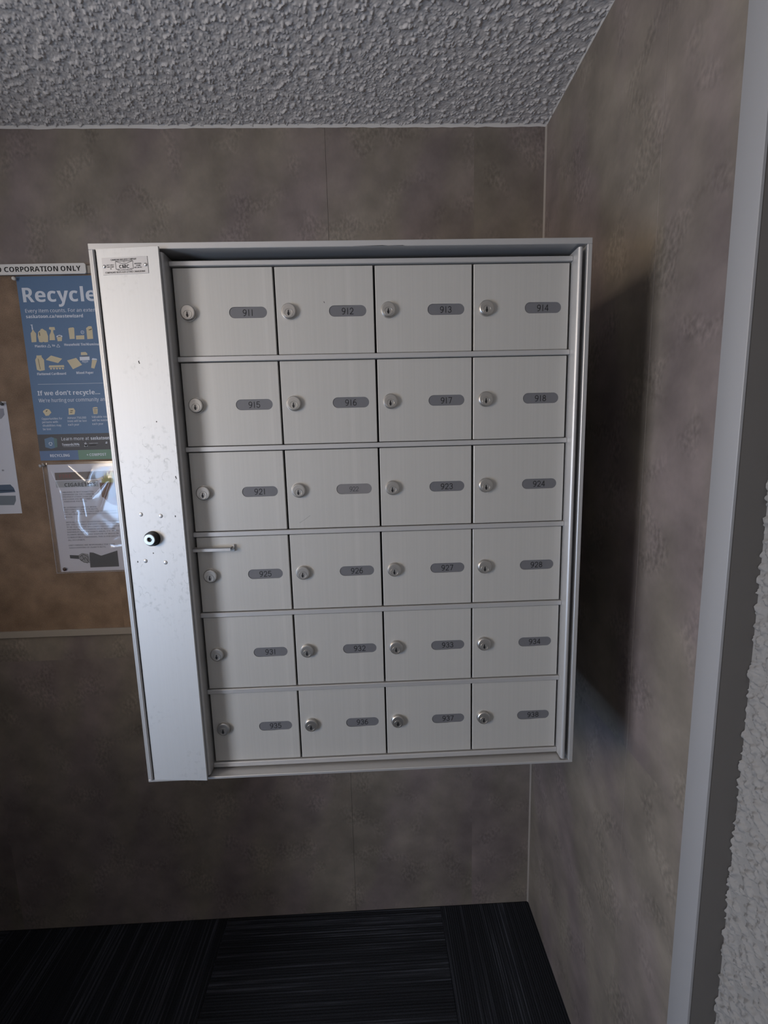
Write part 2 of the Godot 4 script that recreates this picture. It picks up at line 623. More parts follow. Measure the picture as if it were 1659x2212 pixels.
func shell() -> void:
	# back wall: boards 1.22 m wide with hairline joints on a plain core
	var back := struct("wall_back", "dark mottled brown-grey board wall behind the mailbox cabinet", "wall")
	part("core", box_mesh(Vector3(-2.45, -0.1, -0.12), Vector3(0.2, H + 0.1, -0.006), 0.0), M.core, back)
	for x in [[-0.591, 0.0], [-1.811, -0.591], [-2.1, -1.811]]:
		part("wall_panel", box_mesh(Vector3(x[0] + 0.0003, 0, -0.006), Vector3(x[1] - 0.0003, H, 0), 0.0003), M.wall, back)
	var right := struct("wall_right", "mottled brown-grey board wall to the right of the mailbox cabinet", "wall")
	part("core", box_mesh(Vector3(0.006, -0.1, -0.1), Vector3(0.16, H + 0.1, 0.69), 0.0), M.core, right)
	for z in [[0.0, 0.4955], [0.4955, 0.658]]:
		part("wall_panel", box_mesh(Vector3(0, 0, z[0] + 0.0004), Vector3(0.006, H, z[1] - 0.0004), 0.0006), M.wall, right)
	# rough plaster beyond the metal post
	var st_wall := struct("wall_entry", "rough grey stucco wall at the right edge beyond the metal post", "wall")
	part("core", box_mesh(Vector3(0.0475, -0.1, 0.69), Vector3(0.16, H + 0.1, 2.75), 0.0), M.stucco, st_wall)
	var rough := part("stucco_coat", plaster_mesh(0.75, H, 0.0025, Transform3D(Basis(Vector3(0, 0, 1), Vector3(0, 1, 0), Vector3(-1, 0, 0)), Vector3(0.0475, 0, 0.70)), 0.0068, 0.0115, 0.56, 90), M.stucco, st_wall)
	rough.set_meta("kind", "stuff")
	# the other sides of the room, out of view
	var wl := struct("wall_left", "plain painted wall out of view with the tall side light", "wall")
	for b in [[-0.1, H + 0.1, -0.1, 1.39], [-0.1, H + 0.1, 2.07, 2.75], [-0.1, 0.82, 1.39, 2.07], [2.18, H + 0.1, 1.39, 2.07]]:  # deep reveal dims the daylight on the back wall
		part("wall_section", box_mesh(Vector3(-2.36, b[0], b[2]), Vector3(-2.1, b[1], b[3]), 0.0), M.core, wl)
	var wf := struct("wall_front", "plain painted wall behind the viewer", "wall")
	part("wall_section", box_mesh(Vector3(-2.45, -0.1, 2.65), Vector3(0.2, H + 0.1, 2.75), 0.0), M.core, wf)
	var wp := struct("unseen_partition", "low half wall out of view, placed to darken the lower left of the back wall", "half wall")
	part("wall_section", box_mesh(Vector3(-2.1, 0, 0.75), Vector3(-1.47, 1.24, 0.87), 0.004), M.core, wp)  # unseen, stands where it shades the lower left back wall
	# floor: carpet tiles laid quarter-turned
	var fl := struct("floor", "dark striped carpet tiles laid quarter-turned", "floor")
	part("slab", box_mesh(Vector3(-2.45, -0.12, -0.1), Vector3(0.2, -0.006, 2.75), 0.0), M.dark, fl)
	var kinds := [carpet(true, 201), carpet(false, 211)]
	for i in 4:
		for j in 4:
			var x1 := -0.303 + 0.72 - 0.72 * i
			var lo := Vector3(maxf(x1 - 0.72, -2.1) + 0.0005, -0.006, 0.72 * j + 0.0005)
			var hi := Vector3(minf(x1, 0.047) - 0.0005, 0, minf(0.72 * j + 0.72, 2.65) - 0.0005)
			part("carpet_tile", box_mesh(lo, hi, 0.001), kinds[(i + j) % 2], fl)
	# ceiling: slab and sprayed popcorn coat
	var ce := struct("ceiling", "grey-white popcorn textured ceiling", "ceiling")
	part("slab", box_mesh(Vector3(-2.45, H + 0.0005, -0.1), Vector3(0.2, H + 0.12, 2.75), 0.0), M.plaster, ce)
	var pop := part("popcorn_coat", plaster_mesh(2.14, 0.9, 0.0021, Transform3D(Basis(Vector3(1, 0, 0), Vector3(0, 0, 1), Vector3(0, -1, 0)), Vector3(-2.1, H, 0.0)), 0.0046, 0.0085, 0.36, 40), M.plaster, ce)
	pop.set_meta("kind", "stuff")
	# trims
	var t1 := struct_mesh("trim_1", "thin pale bead down the corner between back and right wall", "corner bead", prism_mesh(pts([[-0.004, 0], [-0.0025, 0.0014], [-0.0012, 0.0025], [0, 0.004], [0.002, -0.002]]), 0.0, H, upright()), M.corner)
	t1.position = Vector3.ZERO
	var r := RandomNumberGenerator.new()
	r.seed = 9
	var st := begin()
	var n := 90
	var prev := 0.006
	for k in n:
		var x0 := -2.1 + 2.1 * k / n
		var x1 := -2.1 + 2.1 * (k + 1) / n
		var nx := 0.0045 + 0.0022 * r.randf()
		quad(st, Vector3(x0, H - prev, 0.0003), Vector3(x1, H - nx, 0.0003), Vector3(x1, H, nx), Vector3(x0, H, prev), Vector3(0, -1, 1).normalized())
		prev = nx
	struct_mesh("trim_2", "ragged pale caulk line where the back wall meets the ceiling", "caulk line", st.commit(), M.caulk)
	st = begin()
	add_prism(st, pts([[0, H], [0, H - 0.003], [-0.001, H - 0.0028], [-0.003, H]]), 0.0, 0.70)
	struct_mesh("trim_3", "thin pale caulk line where the right wall meets the ceiling", "caulk line", st.commit(), M.caulk)
	# metal post that ends the board wall
	var post := struct("trim_4", "grey painted metal post ending the board wall at the right", "metal post")
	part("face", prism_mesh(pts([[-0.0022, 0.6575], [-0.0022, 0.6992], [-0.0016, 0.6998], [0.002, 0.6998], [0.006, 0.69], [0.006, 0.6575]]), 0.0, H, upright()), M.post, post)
	part("return_face", prism_mesh(pts([[0.0005, 0.690], [0.0005, 0.6990], [0.049, 0.6990], [0.049, 0.690]]), 0.0, H, upright()), M.post_dark, post)  # return side given a darker grey than the front face
	# the window, out of view, that lights the room
	var win := struct("window_1", "tall narrow glazed side light out of view in the left wall, lighting the cabinet and right wall", "window")
	st = begin()
	for b in [[1.39, 1.42, 0.82, 2.18], [2.04, 2.07, 0.82, 2.18], [1.42, 2.04, 0.82, 0.85], [1.42, 2.04, 2.15, 2.18], [1.42, 2.04, 1.475, 1.505]]:
		add_box(st, Vector3(-2.35, b[2], b[0]), Vector3(-2.29, b[3], b[1]), 0.002)
	part("window_frame", st.commit(), M.post, win)
	var glass := mat(Color(0.9, 0.95, 0.95, 0.06), 0.05)
	glass.transparency = BaseMaterial3D.TRANSPARENCY_ALPHA
	for y in [[0.85, 1.475], [1.505, 2.15]]:
		part("pane", box_mesh(Vector3(-2.323, y[0], 1.42), Vector3(-2.317, y[1], 2.04), 0.0), glass, win)

# ------------------------------------------------------------------ mailbox cabinet
const DX := -0.78972        # left edge of the first door
const PITCH := 0.15313
const DTOP := 1.83244       # top of the first row
const DROW := 0.13841
const DH := 0.1295
const DZ := 0.564           # door face

func door_mesh() -> ArrayMesh:
	var st := begin()
	var w := PITCH - 0.0030
	var h := DH - 0.0008
	var b := 0.0007
	var c := Vector2(0.1096, -0.0654)
	var hole := stadium(0.0579, 0.0166, 14, 14)
	# front face round the number window
	var ring := PackedVector2Array()
	var rect := Rect2(b, -h + b, w - 2 * b, h - 2 * b)
	for p in hole:
		var d := p
		var t := 1e9
		if absf(d.x) > 1e-9:
			t = minf(t, ((rect.end.x if d.x > 0 else rect.position.x) - c.x) / d.x)
		if absf(d.y) > 1e-9:
			t = minf(t, ((rect.end.y if d.y > 0 else rect.position.y) - c.y) / d.y)
		ring.append(c + d * t)
	var z := Vector3(0, 0, 1)
	var n := hole.size()
	for k in n:
		var j := (k + 1) % n
		var a0 := Vector3(ring[k].x, ring[k].y, 0)
		var a1 := Vector3(ring[j].x, ring[j].y, 0)
		var i0 := Vector3(c.x + hole[k].x, c.y + hole[k].y, 0)
		var i1 := Vector3(c.x + hole[j].x, c.y + hole[j].y, 0)
		quad(st, a0, a1, i1, i0, z)
		# corner of the sheet between two rays that leave by different sides
		if absf(a0.x - a1.x) > 1e-5 and absf(a0.y - a1.y) > 1e-5:
			var cx := rect.end.x if (a0.x + a1.x) / 2 > c.x else rect.position.x
			var cy := rect.end.y if (a0.y + a1.y) / 2 > c.y else rect.position.y
			tri(st, a0, Vector3(cx, cy, 0), a1, z)
		var inward := -(Vector3(hole[k].x + hole[j].x, hole[k].y + hole[j].y, 0)).normalized()
		quad(st, i0, i1, i1 - z * 0.0013, i0 - z * 0.0013, inward)
	# bevels and edges
	var x0 := 0.0
	var x1 := w
	var y0 := -h
	var y1 := 0.0
	var t2 := -0.009
	quad(st, Vector3(x0, y0 + b, -b), Vector3(x0, y1 - b, -b), Vector3(x0 + b, y1 - b, 0), Vector3(x0 + b, y0 + b, 0), Vector3(-1, 0, 1).normalized())
	quad(st, Vector3(x1, y0 + b, -b), Vector3(x1, y1 - b, -b), Vector3(x1 - b, y1 - b, 0), Vector3(x1 - b, y0 + b, 0), Vector3(1, 0, 1).normalized())
	quad(st, Vector3(x0 + b, y1, -b), Vector3(x1 - b, y1, -b), Vector3(x1 - b, y1 - b, 0), Vector3(x0 + b, y1 - b, 0), Vector3(0, 1, 1).normalized())
	quad(st, Vector3(x0 + b, y0, -b), Vector3(x1 - b, y0, -b), Vector3(x1 - b, y0 + b, 0), Vector3(x0 + b, y0 + b, 0), Vector3(0, -1, 1).normalized())
	quad(st, Vector3(x0, y0, -b), Vector3(x0, y1, -b), Vector3(x0, y1, t2), Vector3(x0, y0, t2), Vector3(-1, 0, 0))
	quad(st, Vector3(x1, y0, -b), Vector3(x1, y1, -b), Vector3(x1, y1, t2), Vector3(x1, y0, t2), Vector3(1, 0, 0))
	quad(st, Vector3(x0, y1, -b), Vector3(x1, y1, -b), Vector3(x1, y1, t2), Vector3(x0, y1, t2), Vector3(0, 1, 0))
	quad(st, Vector3(x0, y0, -b), Vector3(x1, y0, -b), Vector3(x1, y0, t2), Vector3(x0, y0, t2), Vector3(0, -1, 0))
	quad(st, Vector3(x0, y0, t2), Vector3(x1, y0, t2), Vector3(x1, y1, t2), Vector3(x0, y1, t2), Vector3(0, 0, -1))
	return st.commit()

func mailbox() -> void:
	var box := thing("mailbox_cabinet", "large wall-hung aluminium mailbox cabinet with twenty-four numbered locking doors", "mailbox", Vector3(-0.526, 0.9933, 0.0))
	var o := -box.position
	# outer case
	var st := begin()
	var L := -0.8976
	var R := -0.1544
	var B := 0.9933
	var T := 1.8590
	var F := 0.585
	add_box(st, Vector3(L, T - 0.0088, 0.0), Vector3(R, T, F), 0.0006)
	add_box(st, Vector3(L, B, 0.0), Vector3(R, B + 0.0045, F), 0.0006)
	add_box(st, Vector3(L, B + 0.0045, 0.0), Vector3(L + 0.0042, T - 0.0088, F), 0.0006)
	add_box(st, Vector3(R - 0.0072, B + 0.0045, 0.0), Vector3(R, T - 0.0088, F), 0.0006)
	part("case", st.commit(), M.frame, box, o)
	part("back_plate", box_mesh(Vector3(L + 0.006, B + 0.0045, 0.001), Vector3(R - 0.0072, T - 0.0088, 0.004), 0.0), M.frame, box, o)
	st = begin()
	add_prism(st, pts([[-0.513, 1.8506], [-0.437, 1.8506], [-0.440, 1.8513], [-0.462, 1.8509], [-0.470, 1.8515], [-0.490, 1.8511], [-0.505, 1.8508]]), F - 0.0002, F + 0.0001)
	part("chipped_edge", st.commit(), M.dark, box, o)
	# hinge bead down the left edge
	st = begin()
	add_prism(st, disc(Vector2(-0.8906, 0.5855), 0.0025, 0.0027, 16), 0.9985, 1.8490, upright())
	part("hinge", st.commit(), M.frame, box, o)
	# tall stile that swings on that hinge, a little ajar
	var stile := part("side_panel", prism_mesh(pts([[0.0, 0.0], [0.0, -0.003], [0.0935, -0.003], [0.0935, -0.0008], [0.0929, 0.0]]), 0.0, 0.853, upright()), M.stile, box, o + Vector3(-0.8868, 0.9977, 0.5852))
	stile.rotation.y = -0.0803
	for p in [[0.0257, 0.4634], [0.0575, 0.4604], [0.0252, 0.3882], [0.0578, 0.3852]]:
		part("rivet", lathe_mesh([Vector2(0.0034, 0), Vector2(0.0031, 0.0005), Vector2(0.0022, 0.0009), Vector2(0, 0.0011)], Vector3.ZERO, 20, true), M.frame, stile, Vector3(p[0], p[1], 0))
	part("lock_barrel", lathe_mesh([Vector2(0.0122, 0), Vector2(0.0122, 0.0008), Vector2(0.0112, 0.001), Vector2(0.0112, 0.0065), Vector2(0.0105, 0.0072), Vector2(0, 0.0072)]), M.black, stile, Vector3(0.0415, 0.4246, 0))
	st = begin()
	add_lathe(st, [Vector2(0.0090, 0.0070), Vector2(0.0090, 0.0098), Vector2(0.0083, 0.0106), Vector2(0.0040, 0.0106), Vector2(0.0032, 0.0098), Vector2(0.0030, 0.0075)], Vector3.ZERO)
	part("lock_face", st.commit(), M.steel, stile, Vector3(0.0415, 0.4246, 0))
	st = begin()
	add_lathe(st, [Vector2(0.0031, 0.0074), Vector2(0.0, 0.0074)], Vector3.ZERO, 16)
	add_box(st, Vector3(0.0026, -0.0008, 0.0104), Vector3(0.0044, 0.0008, 0.0108), 0.0001)
	part("keyhole", st.commit(), M.black, stile, Vector3(0.0415, 0.4246, 0))
	name_plate(stile)
	# side walls of the door carrier with rounded noses
	for e in [[-0.7995, -0.7915], [-0.1753, -0.1675]]:
		var w: float = e[1] - e[0]
		var prof := PackedVector2Array([Vector2(e[0], 0.40), Vector2(e[1], 0.40)])
		prof.append_array(arc(Vector2(e[0] + w / 2, 0.5805), w / 2, 0.0045, 0, 180, 14))
		part("jamb", prism_mesh(prof, 1.0008, 1.8462, upright()), M.frame, box, o)
	# solid block, its dark colour painting in the shade behind the doors
	part("interior", box_mesh(Vector3(-0.7915, 1.0008, 0.40), Vector3(-0.1753, 1.845, 0.5535), 0.0), M.dark, box, o)
	# rails
	part("rail", box_mesh(Vector3(-0.7914, 1.8333, 0.53), Vector3(-0.1754, 1.8407, 0.568), 0.0008), M.frame, box, o)
	for k in 5:
		var y := DTOP - DROW * k - DH
		part("rail", box_mesh(Vector3(-0.7914, y - 0.0084, 0.53), Vector3(-0.1754, y - 0.0006, 0.5672), 0.0007), M.frame, box, o)
	part("rail", box_mesh(Vector3(-0.7914, 1.0012, 0.53), Vector3(-0.1754, 1.0100, 0.567), 0.0008), M.frame, box, o)
	# doors
	var dm := door_mesh()
	var lock := lathe_mesh([Vector2(0.0122, 0), Vector2(0.0122, 0.0010), Vector2(0.0114, 0.0012), Vector2(0.0113, 0.0046), Vector2(0.0104, 0.0055), Vector2(0.0092, 0.0057), Vector2(0, 0.0057)])
	var plug := lathe_mesh([Vector2(0.0067, 0.0056), Vector2(0.0065, 0.0063), Vector2(0.0058, 0.0063), Vector2(0.0055, 0.0058), Vector2(0.0, 0.0058)])
	var key := begin()
	add_prism(key, pts([[-0.0006, 0.0040], [0.0008, 0.0040], [0.0008, 0.0012], [0.0016, 0.0002], [0.0016, -0.0018], [0.0008, -0.0026], [0.0008, -0.0040], [-0.0010, -0.0040], [-0.0014, -0.0024], [-0.0022, -0.0012], [-0.0012, 0.0008], [-0.0006, 0.0016]]), 0.0058, 0.0061)
	var key_mesh := key.commit()
	st = begin()
	add_prism(st, pts([[0.0010, 0.0038], [0.0016, 0.0038], [0.0017, 0.0014], [0.0024, 0.0004], [0.0023, -0.0016], [0.0017, -0.0024], [0.0017, 0.0002], [0.0010, 0.0010]]), 0.0058, 0.0065)
	var glint := st.commit()  # bright steel sliver drawn as the glint beside the keyhole
	var plate := prism_mesh(stadium(0.0577, 0.0164), -0.0014, -0.0007)
	var r := RandomNumberGenerator.new()
	r.seed = 31
	var numbers := ["911", "912", "913", "914", "915", "916", "917", "918", "921", "922", "923", "924", "925", "926", "927", "928", "931", "932", "933", "934", "935", "936", "937", "938"]
	for k in 24:
		var c := k % 4
		var row := k / 4
		var num: String = numbers[k]
		var at := Vector3(DX + 0.0015 + PITCH * c, DTOP - 0.0004 - DROW * row, DZ)
		at.x += 0.0003 * (r.randf() - 0.5)
		at.z += 0.0006 * (r.randf() - 0.5)
		var d := part("door", dm, M.door[c], box, o + at)
		d.set_meta("label", "mailbox door numbered " + num)
		d.rotation.y = 0.0025 * (r.randf() - 0.5)
		if num == "924":
			d.rotation.y = 0.011
			d.position += Vector3(0.0008, 0, 0.0016)
		part("lock", lock, M.nickel, d, Vector3(0.0195, -0.0652, 0))
		part("lock_plug", plug, M.nickel, d, Vector3(0.0192, -0.0682, 0))
		part("keyhole", key_mesh, M.black, d, Vector3(0.0192, -0.0682, 0))
		part("keyhole_glint", glint, M.steel, d, Vector3(0.0192, -0.0682, 0))
		var odd := num == "922"
		part("number_plate", plate, M.plate_light if odd else M.plate, d, Vector3(0.1096, -0.0654, 0))
		if odd or num == "912":
			var sc := begin()
			add_stroke(sc, PackedVector2Array([Vector2(0.018, -0.119), Vector2(0.027, -0.1135), Vector2(0.036, -0.107)]) if odd else PackedVector2Array([Vector2(0.0735, -0.0515), Vector2(0.0742, -0.0530)]), 0.0003 if odd else 0.0011, 0.00008)
			part("scratch" if odd else "scuff", sc.commit(), M.scratch, d)
		var nm := number_mesh(num, 0.0072 if odd else 0.0088, 0.0040 if odd else 0.0050, 0.0011 if odd else 0.0021, 0.0007 if odd else 0.00105)
		part("number", nm, M.ink_soft if odd else M.ink, d, Vector3(0.1094, -0.0656, -0.0007))
	# small keeper bracket in front of door 925
	st = begin()
	add_box(st, Vector3(-0.7914, 1.3945, 0.5735), Vector3(-0.7300, 1.4005, 0.5747), 0.0003)
	add_box(st, Vector3(-0.7914, 1.3993, 0.5645), Vector3(-0.7300, 1.4005, 0.5747), 0.0003)
	add_box(st, Vector3(-0.7285, 1.3925, 0.5643), Vector3(-0.7258, 1.4040, 0.5668), 0.0003)
	add_box(st, Vector3(-0.7314, 1.3965, 0.5645), Vector3(-0.7258, 1.3990, 0.5700), 0.0003)
	var br := part("bracket", st.commit(), M.frame, box, o)
	br.set_meta("label", "small angle bracket across door 925")

func name_plate(stile: Node3D) -> void:
	var w := 0.0682
	var h := 0.0232
	var p := Vector3(0.0078, 0.8172, 0.0)
	var st := begin()
	add_box(st, p, p + Vector3(w, h, 0.0006), 0.0002)
	part("name_plate", st.commit(), mat(rgb(176, 176, 178), 0.45, 0.6), stile)
	var z := 0.0006
	lettering("name_plate_text", "CANADIAN MAILBOX COMPANY", p + Vector3(0.0135, h - 0.0044, z), 0.0385, 0.0024, M.ink, stile)
	lettering("name_plate_text", "COMPAGNIE BOITE AUX LETTRES CANADIENNE", p + Vector3(0.0035, 0.0018, z), 0.0600, 0.0024, M.ink, stile)
	lettering("name_plate_text", "CMC", p + Vector3(0.0252, 0.0080, z), 0.0150, 0.0048, M.ink, stile, true)
	lettering("name_plate_text", "www.canadianmailbox.com", p + Vector3(0.0220, 0.0054, z), 0.0225, 0.0011, M.ink, stile)
	for e in [["DALT-DEALT", 0.0068, 0.0124, 0.0112], ["BAIE D'URFE", 0.0072, 0.0098, 0.0102], ["QC", 0.0115, 0.0074, 0.0024], ["MONTREAL", 0.0485, 0.0128, 0.0105], ["OTTAWA", 0.0505, 0.0102, 0.0070], ["REG CAN PAT", 0.0480, 0.0076, 0.0112]]:
		lettering("name_plate_text", e[0], p + Vector3(e[1], e[2], z), e[3], 0.0016, M.ink, stile)
	st = begin()
	var a := Vector2(0.0203, 0.0178)
	var b := Vector2(0.0462, 0.0178)
	add_stroke(st, PackedVector2Array([a, b, Vector2(b.x, 0.0072), Vector2(0.0405, 0.0072)]), 0.0006, 0.0001)
	add_stroke(st, PackedVector2Array([a, Vector2(a.x, 0.0072), Vector2(0.0250, 0.0072)]), 0.0006, 0.0001)
	add_stroke(st, PackedVector2Array([a, Vector2(0.0332, 0.0134), b]), 0.0006, 0.0001)
	add_stroke(st, arc(Vector2(0.0332, 0.0160), 0.0015, 0.0012, 0, 360, 10), 0.0003, 0.0001)
	part("envelope_emblem", st.commit(), M.ink, stile, p + Vector3(0, 0, z))
	for x in [0.0032, 0.0650]:
		part("rivet", lathe_mesh([Vector2(0.0024, 0), Vector2(0.0021, 0.0009), Vector2(0.0012, 0.0014), Vector2(0, 0.0016)], Vector3.ZERO, 16, true), M.steel, stile, p + Vector3(x, h * 0.5, z))

# ------------------------------------------------------------------ notice board and what hangs on it
func board() -> void:
	var b := thing("notice_board", "brown cork notice board with pale metal edge on the back wall", "notice board", Vector3(-1.45, 1.0246, 0.0))
	var o := -b.position
	part("cork_sheet", box_mesh(Vector3(-1.90, 1.03, 0.0), Vector3(-1.0, 2.055, 0.008), 0.0005), M.cork, b, o)
	for e in [[-1.92, -0.98, 1.0246, 1.0450], [-1.92, -0.98, 2.0400, 2.0600], [-1.92, -1.90, 1.0450, 2.0400], [-1.0, -0.98, 1.0450, 2.0400]]:
		part("edge_rail", box_mesh(Vector3(e[0], e[2], 0.0), Vector3(e[1], e[3], 0.013), 0.0012), M.rail, b, o)
	# sign on the top rail
	var s := thing("sign", "white rounded plate reading O CORPORATION ONLY on top of the cork board", "sign", Vector3(-1.4, 2.0503, 0.0131))
	var st := begin()
	add_prism(st, round_rect(0.3236, 0.0262, 0.005), 0, 0.004)
	part("plate", st.commit(), M.white, s)
	lettering("lettering", "O CORPORATION ONLY", Vector3(-0.0695, -0.0062, 0.004), 0.2183, 0.0126, M.ink, s, true)
	s.rotation.z = 0.004
	recycling_poster()
	fire_notice()
	left_sheet()
	pin("push_pin", "white push pin at the top left corner of the blue poster", Vector3(-1.4310, 2.0300, 0.0092), mat(rgb(205, 203, 198), 0.35), Vector3(0.25, 0.35, 0))
	pin("push_pin", "clear push pin at the top left corner of the plastic sleeve", Vector3(-1.4205, 1.5345, 0.0118), mat(rgb(170, 170, 172), 0.2), Vector3(0.2, -0.3, 0))
	pin("push_pin", "grey push pin in the top corner of the white sheet at the left edge", Vector3(-1.5115, 1.7045, 0.0098), mat(rgb(95, 95, 95), 0.4), Vector3(-0.2, 0.3, 0))
	var t := thing("thumb_tack", "dark brown thumb tack at the bottom left corner of the plastic sleeve", "thumb tack", Vector3(-1.4006, 1.2307, 0.0122))
	part("head", lathe_mesh([Vector2(0.0052, 0), Vector2(0.0050, 0.0010), Vector2(0.0038, 0.0022), Vector2(0.0020, 0.0029), Vector2(0, 0.0031)], Vector3.ZERO, 24, true), mat(rgb(62, 44, 36), 0.3), t)
	part("shank", lathe_mesh([Vector2(0.0006, -0.006), Vector2(0.0006, 0.0)], Vector3.ZERO, 8), M.steel, t)

func pin(called: String, label: String, at: Vector3, m: Material, lean: Vector3) -> void:
	var t := thing(called, label, "push pin", at, "push pins on the cork board")
	t.rotation = lean
	part("head", lathe_mesh([Vector2(0.0040, 0), Vector2(0.0044, 0.0012), Vector2(0.0040, 0.0026), Vector2(0.0024, 0.0034), Vector2(0.0021, 0.0075), Vector2(0.0030, 0.0092), Vector2(0.0046, 0.0100), Vector2(0.0044, 0.0112), Vector2(0, 0.0114)], Vector3.ZERO, 20, true), m, t)
	part("needle", lathe_mesh([Vector2(0.0005, -0.006), Vector2(0.0005, 0.0)], Vector3.ZERO, 8), M.steel, t)

# flat print: polygons in millimetres from the sheet's top left corner
func print_shapes(called: String, shapes: Array, m: Material, parent: Node, lift := 0.00012) -> MeshInstance3D:
	var st := begin()
	for s in shapes:
		var poly := PackedVector2Array()
		for q in s:
			poly.append(Vector2(q[0], q[1]) * 0.001)
		add_prism(st, poly, 0, lift)
	return part(called, st.commit(), m, parent)

func recycling_poster() -> void:
	var p := thing("poster", "blue recycling poster pinned to the cork board", "poster", Vector3(-1.4285, 2.0359, 0.0083))
	var blue := mat(rgb(82, 112, 146), 0.55)
	var W := 320.0
	part("sheet", box_mesh(Vector3(0, -0.489, 0), Vector3(W * 0.001, 0, 0.0006), 0.0001), blue, p)
	var face := Node3D.new()
	var tan := mat(rgb(198, 186, 156), 0.6)
	var pale := mat(rgb(206, 212, 222), 0.6)
	var z := 0.00065
	face.free()
	var up := func(o: MeshInstance3D, dz: float) -> void: o.position.z += dz
	up.call(print_shapes("dark_band", [[[0, -416.3], [W, -416.3], [W, -462], [0, -462]]], mat(rgb(66, 66, 70), 0.55), p), z)
	up.call(print_shapes("blue_band", [[[0, -462], [106, -462], [106, -488.9], [0, -488.9]]], mat(rgb(84, 108, 144), 0.55), p), z)
	up.call(print_shapes("green_band", [[[106, -462], [W, -462], [W, -488.9], [106, -488.9]]], mat(rgb(102, 134, 114), 0.55), p), z)
	# pictures of recyclables
	var bottle := [[18.8, -168.7], [31.4, -168.1], [33.6, -146.1], [29.6, -140.7], [27.8, -136.9], [24.4, -136.8], [23.4, -140.6], [19.2, -145.1]]
	var jug := [[39.1, -168.3], [46.0, -169.5], [50.2, -167.7], [53.9, -169.3], [62.6, -168.7], [64.5, -154.2], [61.6, -140.5], [54.4, -135.8], [53.1, -134.0], [47.6, -134.5], [46.5, -137.2], [39.8, -142.4], [37.2, -153.8]]
	var spray := [[67.1, -164.2], [81.9, -164.0], [82.0, -151.5], [79.6, -143.8], [80.4, -137.8], [85.4, -137.9], [84.8, -130.3], [70.8, -130.0], [69.3, -135.3], [74.5, -137.7], [73.4, -143.0], [68.9, -150.5]]
	var cup := [[88.6, -167.2], [99.6, -166.8], [101.7, -156.4], [87.3, -156.9]]
	var can := [[121.4, -162.1], [134.8, -161.6], [136.6, -134.2], [134.5, -131.9], [125.1, -132.5], [120.9, -134.7]]
	var tin := [[138.5, -163.2], [160.5, -163.1], [161.3, -152.6], [138.9, -153.3]]
	var open_can := [[168.4, -163.0], [184.1, -162.5], [184.8, -137.3], [183.3, -129.7], [175.5, -129.5], [168.3, -134.7], [168.8, -139.3]]
	var carton := [[23.0, -241.2], [30.4, -244.5], [44.1, -242.4], [45.4, -215.3], [40.1, -207.5], [40.7, -203.2], [26.6, -203.4], [26.3, -208.0], [21.9, -214.8]]
	var card := [[50.1, -215.4], [65.7, -204.1], [94.5, -213.1], [82.0, -224.5]]
	var eggs := [[57.6, -230.2], [97.0, -230.2], [97.7, -235.3], [55.2, -235.6]]
	var paper := [[107.2, -218.0], [132.5, -211.6], [146.0, -230.4], [120.1, -241.6]]
	var page := [[146.0, -204.8], [163.4, -204.4], [163.5, -200.5], [159.6, -196.6], [146.9, -197.1]]
	var coffee := [[169.6, -238.7], [178.0, -241.2], [187.7, -219.6], [174.8, -217.0]]
	var shapes := {"bottle_picture": [bottle], "jug_picture": [jug], "spray_bottle_picture": [spray], "cup_picture": [cup], "can_picture": [can], "tin_picture": [tin], "open_can_picture": [open_can], "carton_picture": [carton], "cardboard_picture": [card], "egg_box_picture": [eggs], "newspaper_picture": [paper], "page_picture": [page], "coffee_cup_picture": [coffee]}
	for k in 5:
		shapes.egg_box_picture.append([[58.0 + 8 * k, -236.6], [64.5 + 8 * k, -236.6], [63.2 + 8 * k, -241.1], [59.4 + 8 * k, -241.1]])
	shapes.piggy_bank_picture = [[[27.3, -359.8], [29.9, -365.4], [38.2, -364.9], [43.0, -360.2], [46.8, -356.9], [43.6, -350.6], [41.2, -347.8], [33.9, -346.3], [25.7, -350.9], [23.9, -354.3]]]
	shapes.tree_stump_picture = [[[94.8, -346.3], [108.7, -346.0], [112.5, -353.0], [109.2, -363.1], [93.3, -364.1]]]
	shapes.bin_picture = [[[161.6, -363.6], [172.2, -363.2], [174.4, -349.4], [160.7, -349.4]]]
	shapes.bin_picture.append([[159.6, -348.4], [175.4, -347.4], [172.5, -344.2], [163.7, -344.8]])
	for e in shapes:
		up.call(print_shapes(e, shapes[e], tan, p), z)
	var light := [[[86.0, -156.4], [102.9, -156.0], [102.0, -152.4], [95.0, -150.6], [88.0, -152.6]], [[141.9, -218.7], [168.1, -218.0], [168.4, -208.7], [141.9, -209.4]], [[173.3, -217.4], [188.6, -218.4], [187.2, -215.0], [176.3, -213.0]], [[23.8, -136.0], [27.2, -136.0], [26.2, -124.6], [24.2, -124.6]], [[21.5, -124.4], [27.2, -124.4], [27.2, -122.8], [22.5, -122.8]]]
	for k in 5:
		light.append([[148.0 + 3.4 * k, -219.4], [149.4 + 3.4 * k, -219.4], [149.0 + 3.4 * k, -226.0 + abs(k - 2) * 1.1], [147.8 + 3.4 * k, -226.0 + abs(k - 2) * 1.1]])
	light.append([[20.2, -279.7], [W - 20, -279.7], [W - 20, -280.4], [20.2, -280.4]])
	light.append([[67, -451.2], [113, -451.2], [113, -451.9], [67, -451.9]])
	light.append([[139, -443.4], [164, -443.4], [164, -444.6], [139, -444.6]])
	light.append([[139, -448.4], [159, -448.4], [159, -449.6], [139, -449.6]])
	light.append([[124.5, -452.0], [127.0, -447.5], [126.0, -441.5], [129.0, -443.5], [130.5, -439.0], [132.0, -444.5], [136.0, -446.5], [134.0, -453.0], [130.5, -449.5], [128.0, -453.5]])
